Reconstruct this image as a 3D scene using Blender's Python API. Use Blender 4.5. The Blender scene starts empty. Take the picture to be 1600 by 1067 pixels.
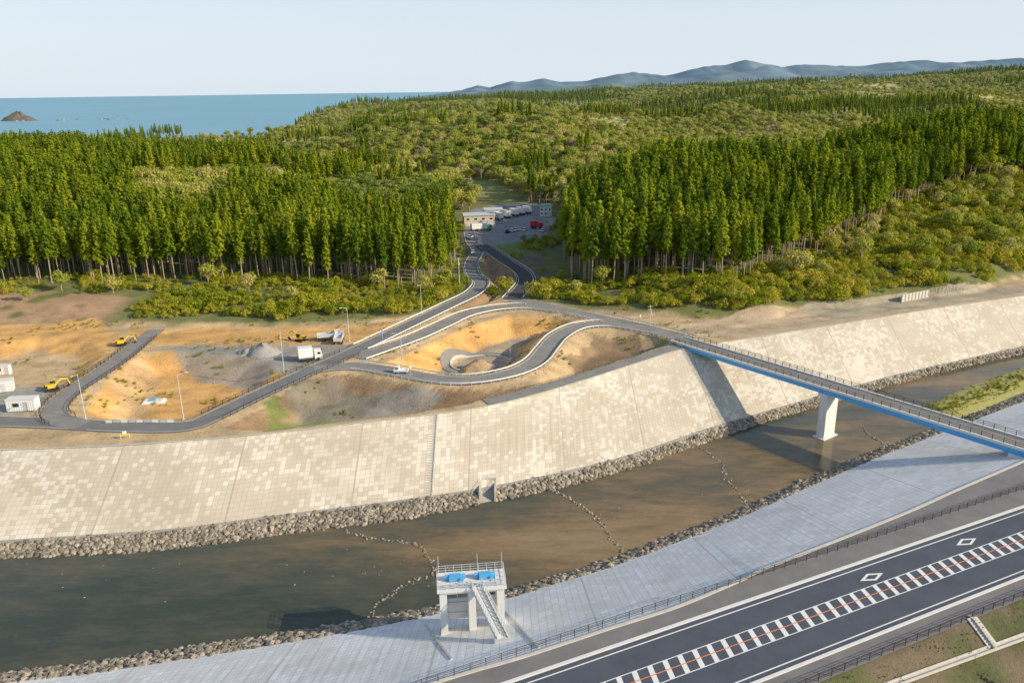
import bpy, math, random, bmesh
import numpy as np
from mathutils import Vector, Matrix
rng=np.random.default_rng(7); random.seed(7)
sc=bpy.context.scene
# ------------------------------------------------------------ camera geometry
FP=1244.0; CZ=65.0; P=math.radians(17.5); R=math.radians(0.82)
fw=np.array([0,math.cos(P),-math.sin(P)]); r0=np.array([1.,0,0]); u0=np.array([0,math.sin(P),math.cos(P)])
rt=math.cos(R)*r0-math.sin(R)*u0; up=math.cos(R)*u0+math.sin(R)*r0
def S(u,v,z=0.0):
    d=fw+rt*(u-800)/FP+up*(533.5-v)/FP; t=(z-CZ)/d[2]
    return np.array([d[0]*t,d[1]*t,z])
def SL(pts,z=0.0): return np.array([S(p[0],p[1],p[2] if len(p)>2 else z) for p in pts])
def crom(P_,step):
    P_=np.asarray(P_,float); n=len(P_); out=[]
    for i in range(n-1):
        p0=P_[max(i-1,0)];p1=P_[i];p2=P_[i+1];p3=P_[min(i+2,n-1)]
        for k in range(12):
            t=k/12; out.append(0.5*((2*p1)+(-p0+p2)*t+(2*p0-5*p1+4*p2-p3)*t*t+(-p0+3*p1-3*p2+p3)*t**3))
    out.append(P_[-1]); out=np.array(out)
    L=np.r_[0,np.cumsum(np.linalg.norm(np.diff(out,axis=0),axis=1))]
    k=max(2,int(L[-1]/step)+1); s=np.linspace(0,L[-1],k)
    return np.stack([np.interp(s,L,out[:,i]) for i in range(out.shape[1])],1)
def yfun(pts,z,s0=None,s1=None):
    w=SL(pts,z); c=crom(w,2.0); c=c[np.argsort(c[:,0])]
    a0=(c[6,1]-c[0,1])/(c[6,0]-c[0,0]) if s0 is None else s0
    a1=(c[-1,1]-c[-7,1])/(c[-1,0]-c[-7,0]) if s1 is None else s1
    X=np.r_[c[0,0]-400,c[:,0],c[-1,0]+400]; Y=np.r_[c[0,1]-400*a0,c[:,1],c[-1,1]+400*a1]
    return lambda x:np.interp(x,X,Y)
def sm(a,b,t):
    t=np.clip((np.asarray(t,float)-a)/(b-a),0,1); return t*t*(3-2*t)
_tab=np.random.default_rng(3).random((256,256))
def vn(x,y,s,seed=0):
    x=np.asarray(x,float)/s+seed*17.3;y=np.asarray(y,float)/s+seed*9.7
    ix=np.floor(x).astype(int);iy=np.floor(y).astype(int);fx=x-ix;fy=y-iy
    fx=fx*fx*(3-2*fx);fy=fy*fy*(3-2*fy);g=lambda a,b:_tab[a%256,b%256]
    return (g(ix,iy)*(1-fx)+g(ix+1,iy)*fx)*(1-fy)+(g(ix,iy+1)*(1-fx)+g(ix+1,iy+1)*fx)*fy
def fbm(x,y,s,seed=0,o=4):
    r=0;a=.5;t=0
    for i in range(o): r=r+a*vn(x,y,s/2**i,seed+i);t+=a;a*=.5
    return r/t
# ------------------------------------------------------------ river lines
ZB=-10.0; ZW=-11.7
T=yfun([(-200,712),(0,703),(200,695),(400,679),(560,661),(710,643),(800,626),(900,598),(1000,566),(1070,545),(1180,527),(1300,508),(1400,492),(1500,476),(1600,462),(1800,430)],0,0.02,0.1)
B=yfun([(-200,862),(0,845),(250,828),(450,803),(600,785),(745,764),(900,733),(1000,706),(1100,672),(1180,648),(1300,613),(1400,586),(1500,563),(1600,541),(1800,500)],ZB,0.02,0.1)
WF=yfun([(-200,885),(0,871),(200,862),(350,846),(500,826),(620,812),(750,787),(900,755),(1000,726),(1100,691),(1200,657),(1300,628),(1400,599),(1480,578),(1600,552),(1800,510)],ZW,0.02,0.1)
N1=yfun([(-200,1082),(0,1053),(150,1035),(300,1011),(450,989),(580,967),(690,946),(780,927),(850,906),(950,876),(1050,838),(1150,800),(1250,755),(1350,712),(1440,678),(1520,648),(1600,617),(1800,545)],ZW,0.2,0.3)
N2=yfun([(-200,1096),(0,1067),(150,1050),(300,1027),(450,1003),(580,980),(690,957),(780,938),(850,917),(950,887),(1050,850),(1150,811),(1250,767),(1350,723),(1440,688),(1520,657),(1600,627),(1800,555)],ZB,0.2,0.3)
N3=yfun([(-100,1318),(300,1190),(690,1064),(820,1026),(960,980),(1060,948),(1165,904),(1185,893),(1300,848),(1420,800),(1500,764),(1600,721),(1750,655)],0,0.48,0.4)
# highway
ra=S(1600,842,0);rb=S(985,1067,0);rdv=(ra-rb)/np.linalg.norm(ra-rb);rslope=rdv[1]/rdv[0];rcos=rdv[0]
yc=lambda x:rb[1]+(x-rb[0])*rslope
def off(x,y):return (y-yc(x))*rcos
FENCE=9.9
# ------------------------------------------------------------ far land
FR=yfun([(-200,505),(0,500),(180,505),(350,507),(600,500),(660,488),(730,470),(760,462),(830,470),(880,478),(950,487),(1050,492),(1200,496),(1240,482),(1350,475),(1420,464),(1520,455),(1600,432),(1800,400)],0,0.0,0.1)
VAX=np.array([(0,235),(0,330),(0,430),(-20,520),(-75,650),(-135,850),(-260,1200)],float)
def segd(x,y,pl):
    best=np.full(np.shape(x),1e9)
    for a,b in zip(pl[:-1],pl[1:]):
        d=b[:2]-a[:2];l=max(d@d,1e-9);t=np.clip(((x-a[0])*d[0]+(y-a[1])*d[1])/l,0,1)
        best=np.minimum(best,np.hypot(x-a[0]-t*d[0],y-a[1]-t*d[1]))
    return best
ROADS={
 'main':([(1075,531,.3),(1040,521,.1),(980,506,0),(920,493,0),(870,482,0),(825,472,0),(800,468,0)],6.0,0),
 'valley_l':([(733,362,3),(737,378,2.5),(746,392,2),(736,412,1.5),(740,430,1),(752,443,.6),(738,460,.2),(700,479,0),(650,503,0),(600,527,0),(545,553,0),(500,573,0),(440,600,0),(380,628,0),(330,652,0),(290,666,0),(200,667,0),(100,662,0),(-60,656,0)],5.6,1),
 'valley_r':([(752,383,2.5),(772,396,2),(792,410,1.6),(815,425,1),(822,440,.5),(812,455,.2),(800,468,0)],6.2,2),
 'inner':([(880,486,0),(830,480,0),(780,482,0),(730,492,0),(690,510,0),(650,528,0),(600,546,0),(560,560,0)],5.5,0),
 'loop':([(1050,524,.1),(1000,513,0),(950,507,0),(905,511,0),(873,526,0),(855,545,0),(838,565,0),(808,581,0),(760,592,0),(710,595,0),(660,589,0),(600,578,0),(550,572,0),(490,577,0)],5.6,0),
 'left':([(245,515,-.3),(222,533,-.2),(190,560,0),(150,587,0),(112,612,0),(86,638,0),(92,655,0),(130,664,0)],5.0,0),
}
RP={k:(crom(SL(v[0]),2.0),v[1],v[2]) for k,v in ROADS.items()}
crest_x=np.linspace(-6,47,20)
RP['crest']=(np.stack([crest_x,T(crest_x)+2.6,np.full(20,0.)],1),3.6,0)
SEG=[]
for k,(pl,w,m) in RP.items():
    for a,b in zip(pl[:-1],pl[1:]):SEG.append((*a,*b,w))
SEG=np.array(SEG)
def roadinfo(x,y):
    x=np.asarray(x,float).ravel();y=np.asarray(y,float).ravel()
    if len(x)<50:
        a=SEG[:,0:3];b=SEG[:,3:6];d=b-a;l=np.maximum((d[:,:2]**2).sum(1),1e-9)
        t=np.clip(((x[:,None]-a[:,0])*d[:,0]+(y[:,None]-a[:,1])*d[:,1])/l,0,1)
        q=np.hypot(x[:,None]-a[:,0]-t*d[:,0],y[:,None]-a[:,1]-t*d[:,1])-SEG[:,6]/2
        j=q.argmin(1);i=np.arange(len(x));return q[i,j],a[j,2]+t[i,j]*d[j,2]
    best=np.full(x.shape,1e9);bz=np.zeros(x.shape)
    for a0,a1,a2,b0,b1,b2,w in SEG:
        d0=b0-a0;d1=b1-a1;l=max(d0*d0+d1*d1,1e-9);t=np.clip(((x-a0)*d0+(y-a1)*d1)/l,0,1)
        q=np.hypot(x-a0-t*d0,y-a1-t*d1)-w/2;c=q<best
        best=np.where(c,q,best);bz=np.where(c,a2+t*(b2-a2),bz)
    return best,bz
def inpoly(x,y,pl):
    c=np.zeros(np.shape(x),bool);n=len(pl)
    for i in range(n):
        a=pl[i];b=pl[i-1]
        if a[1]==b[1]:continue
        c^=((a[1]>y)!=(b[1]>y))&(x<(b[0]-a[0])*(y-a[1])/(b[1]-a[1])+a[0])
    return c
OR=(.70,.40,.14);TAN=(.57,.41,.23);GRAV=(.36,.335,.29);BR=(.33,.215,.12);GRS=(.17,.23,.05);WET=(.31,.265,.18)
BAS=[ # rim px, depth, slope, wall, floor
 ([(205,552),(300,547),(400,558),(452,588),(380,618),(310,650),(160,654),(128,642),(160,602)],4.2,.6,OR,OR),
 ([(0,536),(60,522),(140,530),(165,548),(120,590),(60,598),(-40,596),(-60,545)],2.5,.45,OR,TAN),
 ([(345,667),(400,640),(470,594),(540,582),(600,590),(660,602),(760,607),(840,598),(790,616),(730,630),(640,645),(540,657),(420,672)],4.2,.6,BR,WET),
 ([(585,571),(650,545),(720,512),(790,491),(865,492),(893,500),(853,515),(828,540),(812,562),(770,579),(700,584),(640,578)],5.0,.75,OR,(.42,.34,.25)),
 ([(868,545),(905,520),(960,514),(1035,528),(1052,538),(1000,562),(940,582),(880,596),(830,600),(855,570)],3.5,.5,TAN,BR),
 ([(762,397),(785,410),(800,428),(795,448),(770,468),(728,484),(700,488),(745,462),(765,447),(757,430),(750,412)],2.5,.6,BR,BR),
]
BASW=[(SL(b[0])[:,:2],)+tuple(b[1:]) for b in BAS]
def coastx(y): return np.interp(y,[0,850,1000,1400,1700,2300,2700,3300,4600,8000,12000],[-2000,-900,-130,-270,-400,-470,-300,100,800,2500,4500])
def valleyw(y): return np.interp(y,[235,300,360,400,450,500,700,1200],[20,15,18,26,28,26,26,40])
def natural(x,y):
    s=y-T(x); f=y-FR(x); dv=segd(x,y,VAX); vw=valleyw(y)
    ax=np.interp(y,VAX[:,1],VAX[:,0]); left=1-sm(-30,30,x-ax)
    site=-0.08-0.35*sm(3,8,s)
    hl=np.interp(f,[0,12,50,110,200,300,420,600,800],[0,3,5,9,14,16,11,2,0])*(0.68+0.6*fbm(x,y,110,1))
    hl=hl+9*np.exp(-((x+150)/75)**2-((y-500)/75)**2)
    hl*=0.35+0.70*sm(30,200,dv-vw)
    hr=np.interp(f,[0,12,50,100,170,260,350,500,800],[0,4,7,12,17,10,5,5,10])*(0.68+0.6*fbm(x,y,120,2))
    hr*=0.85+0.85*sm(110,300,x)
    near=(hl*left+hr*(1-left))
    V=sm(0,1,(dv-vw)/np.interp(y,[300,430,600],[45,60,110])); vf=np.interp(y,[235,270,400,500,700,1200],[0,0.2,3,6,8,0])
    near=near*V+vf*(1-V)*sm(0,20,f+10)
    r1=1-np.abs(2*vn(x+60*vn(x,y,200,70),y,330,71)-1);r2=1-np.abs(2*vn(x,y+40*vn(x,y,120,73),130,72)-1)
    mid=-18+20*fbm(x,y,420,5)+38*r1+11*r2+np.clip(x/1000,-.2,1.5)*32*sm(900,2000,y)+3*sm(1500,3000,y)
    mid=np.maximum(mid,3+4*vn(x,y,60,3))
    w=sm(500,800,y+0.15*x)*np.clip(1-.75*left*(1-sm(800,1100,y))*sm(-20,-200,x)+0*x,0,1)
    h=near*(1-w)+mid*w
    h=h*(1-.5*sm(3500,6000,y))
    land=sm(-160,60,x-coastx(y)+60*(fbm(x,y,200,8)-.5))
    h=h*land+(-22)*(1-land)
    return np.where(f<0,site,np.maximum(h,-22))
def ground(x,y):
    x=np.asarray(x,float);y=np.asarray(y,float);sh=x.shape;x=x.ravel();y=y.ravel()
    h=natural(x,y)
    m=(y<480)&(np.abs(x)<320)
    if m.any():
        xm=x[m];ym=y[m];z=h[m].copy()
        for pl,dep,sl,wc,fc in BASW:
            i=inpoly(xm,ym,pl)
            if i.any():
                d=segd(xm[i],ym[i],np.vstack([pl,pl[:1]]));nb=.4*(vn(xm[i],ym[i],6,4)-.5)
                z[i]=np.minimum(z[i],z[i]-np.minimum(dep+nb,np.maximum(0,d*sl+.2*(vn(xm[i],ym[i],2.5,5)-.5))))
        rd,rz=roadinfo(xm,ym);e=np.maximum(0,rd-0.9)
        z=np.maximum(z,rz-0.07-e/1.4);z=np.minimum(z,rz-0.07+e/1.1)
        h[m]=z
    return h.reshape(sh)
def zall(x,y):
    x=float(x);y=float(y)
    t=T(x);b=B(x);w=WF(x);n1=N1(x);n2=N2(x);n3=N3(x)
    if y>=t:return float(ground(np.array([x]),np.array([y]))[0])
    if y>=b:return ZB*(t-y)/(t-b)
    if y>=w:return ZW+(ZB-ZW)*(y-w)/(b-w)
    if y>=n1:return ZW
    if y>=n2:return ZW+(ZB-ZW)*(n1-y)/(n1-n2)
    if y>=n3:return ZB*(y-n3)/(n2-n3)
    o=off(x,y)
    if o>-9.4:return 0.0
    return max(-7,(o+9.4)*.5)
def Pt(u,v):
    z=0.
    for _ in range(22):
        p=S(u,v,z);z=z*.55+.45*zall(p[0],p[1])
    p=S(u,v,z);return np.array([p[0],p[1],zall(p[0],p[1])])
# ------------------------------------------------------------ materials
class NT:
    def __init__(s,name):
        s.m=bpy.data.materials.new(name);s.m.use_nodes=True;s.t=s.m.node_tree;s.t.nodes.clear()
        s.o=s.t.nodes.new('ShaderNodeOutputMaterial')
    def n(s,ty,ins={},**kw):
        nd=s.t.nodes.new(ty)
        for k,v in kw.items():setattr(nd,k,v)
        for k,v in ins.items():
            if isinstance(v,bpy.types.NodeSocket):s.t.links.new(v,nd.inputs[k])
            else:nd.inputs[k].default_value=v
        return nd
    def ramp(s,fac,stops):
        nd=s.t.nodes.new('ShaderNodeValToRGB');cr=nd.color_ramp
        while len(cr.elements)<len(stops):cr.elements.new(.5)
        for e,(p,c) in zip(cr.elements,stops):e.position=p;e.color=(*c,1)
        s.t.links.new(fac,nd.inputs[0]);return nd.outputs[0]
    def mix(s,f,a,b,bt='MIX'):
        nd=s.t.nodes.new('ShaderNodeMix');nd.data_type='RGBA';nd.blend_type=bt
        for i,v in ((0,f),(6,a),(7,b)):
            if isinstance(v,bpy.types.NodeSocket):s.t.links.new(v,nd.inputs[i])
            else:nd.inputs[i].default_value=v if i==0 else (*v[:3],1)
        return nd.outputs[2]
    def math(s,op,a,b=0.0,c=0.0):
        nd=s.t.nodes.new('ShaderNodeMath');nd.operation=op
        for i,v in enumerate((a,b,c)):
            if isinstance(v,bpy.types.NodeSocket):s.t.links.new(v,nd.inputs[i])
            else:nd.inputs[i].default_value=v
        return nd.outputs[0]
    def out(s,sh):s.t.links.new(sh,s.o.inputs[0]);return s.m
def pos(N):return N.n('ShaderNodeNewGeometry').outputs['Position']
def noise(N,scale,vec=None,detail=4,rough=.6):
    return N.n('ShaderNodeTexNoise',{'Vector':vec if vec is not None else pos(N),'Scale':scale,'Detail':detail,'Roughness':rough}).outputs[0]
def simple(name,col,rough=.7,metal=0,var=.25,nsc=1.5):
    N=NT(name);f=noise(N,nsc);c=N.mix(f,[x*(1-var) for x in col],[min(1,x*(1+var)) for x in col])
    b=N.n('ShaderNodeBsdfPrincipled',{'Base Color':c,'Roughness':rough,'Metallic':metal});return N.out(b.outputs[0])
def asphalt(name,col,wear=.25):
    N=NT(name);p=pos(N);f=noise(N,.25,p,5,.65);g=noise(N,6,p,3,.7)
    f=N.math('ADD',N.math('MULTIPLY',f,.7),N.math('MULTIPLY',g,.3))
    c=N.ramp(f,[(.3,[x*(1-wear) for x in col]),(.7,[x*(1+wear) for x in col])])
    return N.out(N.n('ShaderNodeBsdfPrincipled',{'Base Color':c,'Roughness':.85}).outputs[0])
def concrete_panels(name,base,light,cell=1.0,amt=.6,k0=1.68,jm=.5):
    N=NT(name);uv=N.n('ShaderNodeUVMap').outputs[0]
    v=N.n('ShaderNodeVectorMath',{0:uv,1:(1/cell,1/cell,1)},operation='MULTIPLY').outputs[0]
    fl=N.n('ShaderNodeVectorMath',{0:v},operation='FLOOR').outputs[0]
    fr=N.n('ShaderNodeVectorMath',{0:v},operation='FRACTION').outputs[0]
    wn=N.n('ShaderNodeTexWhiteNoise',{'Vector':fl},noise_dimensions='2D').outputs[0]
    big=N.n('ShaderNodeTexNoise',{'Vector':fl,'Scale':.05,'Detail':3}).outputs[0]
    th=N.math('MULTIPLY_ADD',big,-2.6,k0+.25)
    isl=N.math('GREATER_THAN',wn,th)
    v2=N.n('ShaderNodeVectorMath',{0:uv,1:(1/(cell*7),1/(cell*3),1)},operation='MULTIPLY').outputs[0]
    fl2=N.n('ShaderNodeVectorMath',{0:v2},operation='FLOOR').outputs[0]
    wn2=N.n('ShaderNodeTexWhiteNoise',{'Vector':fl2},noise_dimensions='2D').outputs[0]
    c=N.mix(N.math('MULTIPLY',wn2,.8),base,[x*.83 for x in base])
    c=N.mix(N.math('MULTIPLY',wn,.6),c,[x*.86 for x in base])
    c=N.mix(N.math('MULTIPLY',isl,amt),c,light)
    sep=N.n('ShaderNodeSeparateXYZ',{0:fr});jx=N.math('LESS_THAN',sep.outputs[0],.10);jy=N.math('LESS_THAN',sep.outputs[1],.10)
    j=N.math('MAXIMUM',jx,jy);c=N.mix(N.math('MULTIPLY',j,jm),c,[x*.45 for x in base])
    s2=N.n('ShaderNodeSeparateXYZ',{0:uv});e=N.math('FRACT',N.math('DIVIDE',s2.outputs[0],23.0))
    j2=N.math('LESS_THAN',e,.014);c=N.mix(N.math('MULTIPLY',j2,.6),c,[x*.5 for x in base])
    st=noise(N,.12,None,6,.65);c=N.mix(N.ramp(st,[(.42,(0,0,0)),(.7,(.7,.7,.7))]),c,[x*.72*k for x,k in zip(base,(1,.96,.9))])
    return N.out(N.n('ShaderNodeBsdfPrincipled',{'Base Color':c,'Roughness':.9}).outputs[0])
def leafmat(name,dark,mid,lite,haze=True,tr=.4,ns=.02):
    N=NT(name);r=N.n('ShaderNodeObjectInfo').outputs['Random'];p=pos(N);n2=noise(N,ns,p,3);n3=noise(N,.7,p,2)
    f=N.math('ADD',N.math('MULTIPLY',r,.5),N.math('ADD',N.math('MULTIPLY',n2,.4),N.math('MULTIPLY',n3,.2)))
    c=N.ramp(f,[(.25,dark),(.52,mid),(.85,lite)])
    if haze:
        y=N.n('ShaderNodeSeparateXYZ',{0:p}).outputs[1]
        h=N.n('ShaderNodeMapRange',{0:y,1:500.,2:4500.,3:0.,4:.6}).outputs[0];c=N.mix(h,c,(.26,.35,.37))  # distance haze painted into the leaf colour, stronger further away
    d=N.n('ShaderNodeBsdfDiffuse',{'Color':c});t=N.n('ShaderNodeBsdfTranslucent',{'Color':c})
    m=N.n('ShaderNodeMixShader',{0:tr,1:d.outputs[0],2:t.outputs[0]});return N.out(m.outputs[0])
M={}
M['conc_far']=concrete_panels('levee_concrete',(.66,.58,.46),(.83,.76,.65),1.0,.65,1.64,.42)
M['conc_near']=concrete_panels('levee_concrete_near',(.80,.81,.81),(.88,.89,.90),1.15,.6,1.6,.5)
M['conc']=simple('concrete',(.58,.55,.49),.85)
M['concw']=simple('pale_concrete',(.72,.71,.69),.8,0,.12)
M['asl']=asphalt('asphalt_worn',(.26,.245,.225));M['asm']=asphalt('asphalt_grey',(.19,.185,.18));M['asd']=asphalt('asphalt_new',(.06,.06,.065))
M['hw']=asphalt('highway_asphalt',(.076,.088,.115),.22);M['walk']=asphalt('walkway_asphalt',(.20,.19,.19),.2)
M['white']=simple('white_paint',(.8,.8,.78),.6,0,.08,3);M['rail']=simple('guardrail_paint',(.72,.72,.70),.5,0,.1);M['orange']=simple('orange_paint',(.78,.27,.09),.6,0,.1)
M['galv']=simple('galvanised_steel',(.62,.63,.64),.5,.2,.1);M['dark']=simple('dark_metal',(.06,.05,.045),.6,.2)
M['blue']=simple('blue_paint',(.10,.42,.74),.45,0,.1);M['trunk']=simple('bark',(.42,.32,.22),.95)
M['glass']=simple('vehicle_glass',(.03,.04,.05),.1);M['rub']=simple('rubber',(.03,.03,.03),.8)
M['yel']=simple('yellow_paint',(.75,.50,.03),.5,0,.1);M['red']=simple('red_paint',(.6,.03,.06),.4,0,.1)
M['grn']=simple('green_paint',(.08,.38,.22),.5,0,.1);M['beige']=simple('beige_wall',(.66,.58,.46),.8,0,.1)
M['roof']=simple('metal_roof',(.55,.56,.57),.5,.1);M['teal']=simple('teal_roof',(.12,.38,.33),.6)
M['gravel']=simple('gravel',(.36,.34,.31),.95,0,.5,2.5);M['soil']=simple('soil',(.46,.33,.20),.95,0,.4,1.5)
N=NT('stone');r=N.n('ShaderNodeObjectInfo').outputs['Random'];c=N.ramp(r,[(0,(.12,.105,.085)),(.5,(.29,.25,.19)),(1,(.54,.46,.36))]);c=N.mix(N.math('MULTIPLY',noise(N,3),.5),c,[.2,.17,.13]);M['stone']=N.out(N.n('ShaderNodeBsdfPrincipled',{'Base Color':c,'Roughness':.9}).outputs[0])
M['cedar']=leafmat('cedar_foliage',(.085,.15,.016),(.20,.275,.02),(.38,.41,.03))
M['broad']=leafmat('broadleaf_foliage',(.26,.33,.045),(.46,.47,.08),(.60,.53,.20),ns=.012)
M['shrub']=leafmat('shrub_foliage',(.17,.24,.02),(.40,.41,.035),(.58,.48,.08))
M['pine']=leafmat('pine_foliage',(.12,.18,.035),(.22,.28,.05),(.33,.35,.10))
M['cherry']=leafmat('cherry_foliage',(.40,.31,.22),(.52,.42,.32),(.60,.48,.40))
# terrain
N=NT('terrain');a=N.n('ShaderNodeVertexColor',layer_name='Col').outputs[0];p=pos(N)
n1_=noise(N,.16,p,6,.65);n2_=noise(N,1.8,p,5,.75);f=N.math('ADD',N.math('MULTIPLY',n1_,.6),N.math('MULTIPLY',n2_,.4))
c=N.mix(1.0,a,N.ramp(f,[(.34,(.58,.57,.56)),(.5,(1,1,1)),(.66,(1.3,1.29,1.25))]),'MULTIPLY')
bm=N.n('ShaderNodeBump',{'Height':n2_,'Strength':.6,'Distance':.5});M['terr']=N.out(N.n('ShaderNodeBsdfPrincipled',{'Base Color':c,'Roughness':.95,'Normal':bm.outputs[0]}).outputs[0])
# river water: deep green-grey pools, shallow brown bars
N=NT('river_water');p=pos(N);mp=N.n('ShaderNodeMapping',{0:p,2:(0,0,math.radians(-22)),3:(.4,1.2,1)}).outputs[0]
a=noise(N,.03,mp,8,.62);b=noise(N,.4,mp,6,.75)
xg=N.n('ShaderNodeMapRange',{0:N.n('ShaderNodeSeparateXYZ',{0:p}).outputs[0],1:-70.,2:10.,3:-.05,4:.02}).outputs[0]
f=N.math('ADD',N.math('ADD',N.math('MULTIPLY',a,.75),N.math('MULTIPLY',b,.25)),xg)
c=N.ramp(f,[(.38,(.05,.062,.045)),(.46,(.09,.09,.06)),(.52,(.15,.115,.062)),(.58,(.24,.165,.085)),(.66,(.31,.225,.12))])
ro=N.ramp(f,[(.5,(.07,.07,.07)),(.64,(.35,.35,.35))])
bm=N.n('ShaderNodeBump',{'Height':noise(N,1.0,mp,4),'Strength':.22,'Distance':.12})
M['river']=N.out(N.n('ShaderNodeBsdfPrincipled',{'Base Color':c,'Roughness':ro,'Normal':bm.outputs[0],'IOR':1.33}).outputs[0])
N=NT('sea_water');p=pos(N);bm=N.n('ShaderNodeBump',{'Height':noise(N,.08,p,5),'Strength':.5,'Distance':1.5})
c=N.mix(noise(N,.002,p,4),(.13,.33,.45),(.21,.43,.54));M['sea']=N.out(N.n('ShaderNodeBsdfPrincipled',{'Base Color':c,'Roughness':.4,'Normal':bm.outputs[0],'IOR':1.2}).outputs[0])
N=NT('hazy_mountain');p=pos(N);f=noise(N,.0012,p,6,.65);c=N.ramp(f,[(.35,(.13,.21,.28)),(.65,(.23,.31,.37))]);M['mtn']=N.out(N.n('ShaderNodeBsdfDiffuse',{'Color':c}).outputs[0])  # bluish aerial perspective baked into the mountain colour
# ------------------------------------------------------------ mesh helpers
def link(o):sc.collection.objects.link(o);return o
def meshobj(name,v,f,mats,mi=None,uv=None,smooth=False,do_link=True,loc=None,rz=0,parent=None):
    me=bpy.data.meshes.new(name);me.from_pydata([tuple(map(float,q)) for q in v],[],[tuple(int(i) for i in q) for q in f])
    for m in mats:me.materials.append(m)
    if mi is not None:me.polygons.foreach_set('material_index',np.asarray(mi,dtype=np.int32))
    if smooth:me.polygons.foreach_set('use_smooth',np.ones(len(me.polygons),bool))
    if uv is not None:
        l=me.uv_layers.new(name='UVMap');idx=np.zeros(len(me.loops),dtype=np.int32);me.loops.foreach_get('vertex_index',idx)
        l.data.foreach_set('uv',np.asarray(uv,dtype=np.float32)[idx].ravel())
    me.update();o=bpy.data.objects.new(name,me)
    if loc is not None:o.location=tuple(map(float,loc))
    o.rotation_euler=(0,0,rz)
    if parent:o.parent=parent
    return link(o) if do_link else o
class MB:
    def __init__(s):s.v=[];s.f=[];s.m=[]
    def add(s,v,f,m):
        k=len(s.v);s.v+=[tuple(q) for q in v];s.f+=[tuple(i+k for i in q) for q in f];s.m+=[m]*len(f)
    def box(s,c,d,m=0,rz=0,ax=None):
        X=np.array([math.cos(rz),math.sin(rz),0]);Y=np.array([-X[1],X[0],0]);Z=np.array([0,0,1.])
        if ax is not None:X,Y,Z=ax
        c=np.array(c,float);v=[c+X*i*d[0]/2+Y*j*d[1]/2+Z*k*d[2]/2 for k in(-1,1) for j in(-1,1) for i in(-1,1)]
        s.add(v,[(0,2,3,1),(4,5,7,6),(0,1,5,4),(2,6,7,3),(0,4,6,2),(1,3,7,5)],m)
    def beam(s,a,b,w,h,m=0):
        a=np.array(a,float);b=np.array(b,float);d=b-a;L=np.linalg.norm(d)
        if L<1e-6:return
        X=d/L;Y=np.cross([0,0,1.],X);n=np.linalg.norm(Y);Y=Y/n if n>1e-4 else np.array([0,1.,0]);Z=np.cross(X,Y)
        s.box((a+b)/2,(L,w,h),m,ax=(X,Y,Z))
    def cyl(s,a,b,r,r2=None,n=8,m=0):
        r2=r if r2 is None else r2;a=np.array(a,float);b=np.array(b,float);d=(b-a)/np.linalg.norm(b-a)
        X=np.cross(d,[0,0,1.]);
        if np.linalg.norm(X)<1e-3:X=np.array([1.,0,0])
        X/=np.linalg.norm(X);Y=np.cross(d,X);v=[]
        for p,q in((a,r),(b,r2)):
            for i in range(n):t=2*math.pi*i/n;v.append(p+X*q*math.cos(t)+Y*q*math.sin(t))
        s.add(v,[(i,(i+1)%n,n+(i+1)%n,n+i) for i in range(n)]+[tuple(range(n))[::-1],tuple(range(n,2*n))],m)
    def prof(s,pl,y0,y1,m=0,ins=0.0):
        n=len(pl);zt=max(q[1] for q in pl);zb=min(q[1] for q in pl)
        v=[(q[0],y0+ins*(q[1]-zb)/(zt-zb+1e-9),q[1]) for q in pl]+[(q[0],y1-ins*(q[1]-zb)/(zt-zb+1e-9),q[1]) for q in pl]
        s.add(v,[(i,(i+1)%n,n+(i+1)%n,n+i) for i in range(n)]+[tuple(range(n))[::-1],tuple(range(n,2*n))],m)
    def obj(s,name,mats,loc=None,rz=0,parent=None):
        return meshobj(name,s.v,s.f,[M[k] for k in mats],s.m,loc=loc,rz=rz,parent=parent)
def empty(name,loc=(0,0,0),rz=0):
    e=bpy.data.objects.new(name,None);e.location=tuple(map(float,loc));e.rotation_euler=(0,0,rz);return link(e)
def loft(name,lines,mat,smooth=False,sub=1):
    rows=[]
    for a,b in zip(lines[:-1],lines[1:]):
        for k in range(sub):rows.append(a+(b-a)*k/sub)
    rows.append(lines[-1]);n=len(rows[0]);v=np.vstack(rows)
    L=np.r_[0,np.cumsum(np.linalg.norm(np.diff(lines[-1],axis=0),axis=1))];uv=[];acc=np.zeros(n)
    for i,r_ in enumerate(rows):
        if i:acc=acc+np.linalg.norm(r_-rows[i-1],axis=1)
        uv.append(np.stack([L,acc],1))
    f=[(i*n+j,i*n+j+1,(i+1)*n+j+1,(i+1)*n+j) for i in range(len(rows)-1) for j in range(n-1)]
    return meshobj(name,v,f,[mat],uv=np.vstack(uv),smooth=smooth)
def ribbon_pts(pl,o):
    d=np.gradient(pl[:,:2],axis=0);d/=np.linalg.norm(d,axis=1)[:,None];n=np.stack([-d[:,1],d[:,0]],1)
    q=pl.copy();q[:,:2]+=n*o;return q
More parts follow.
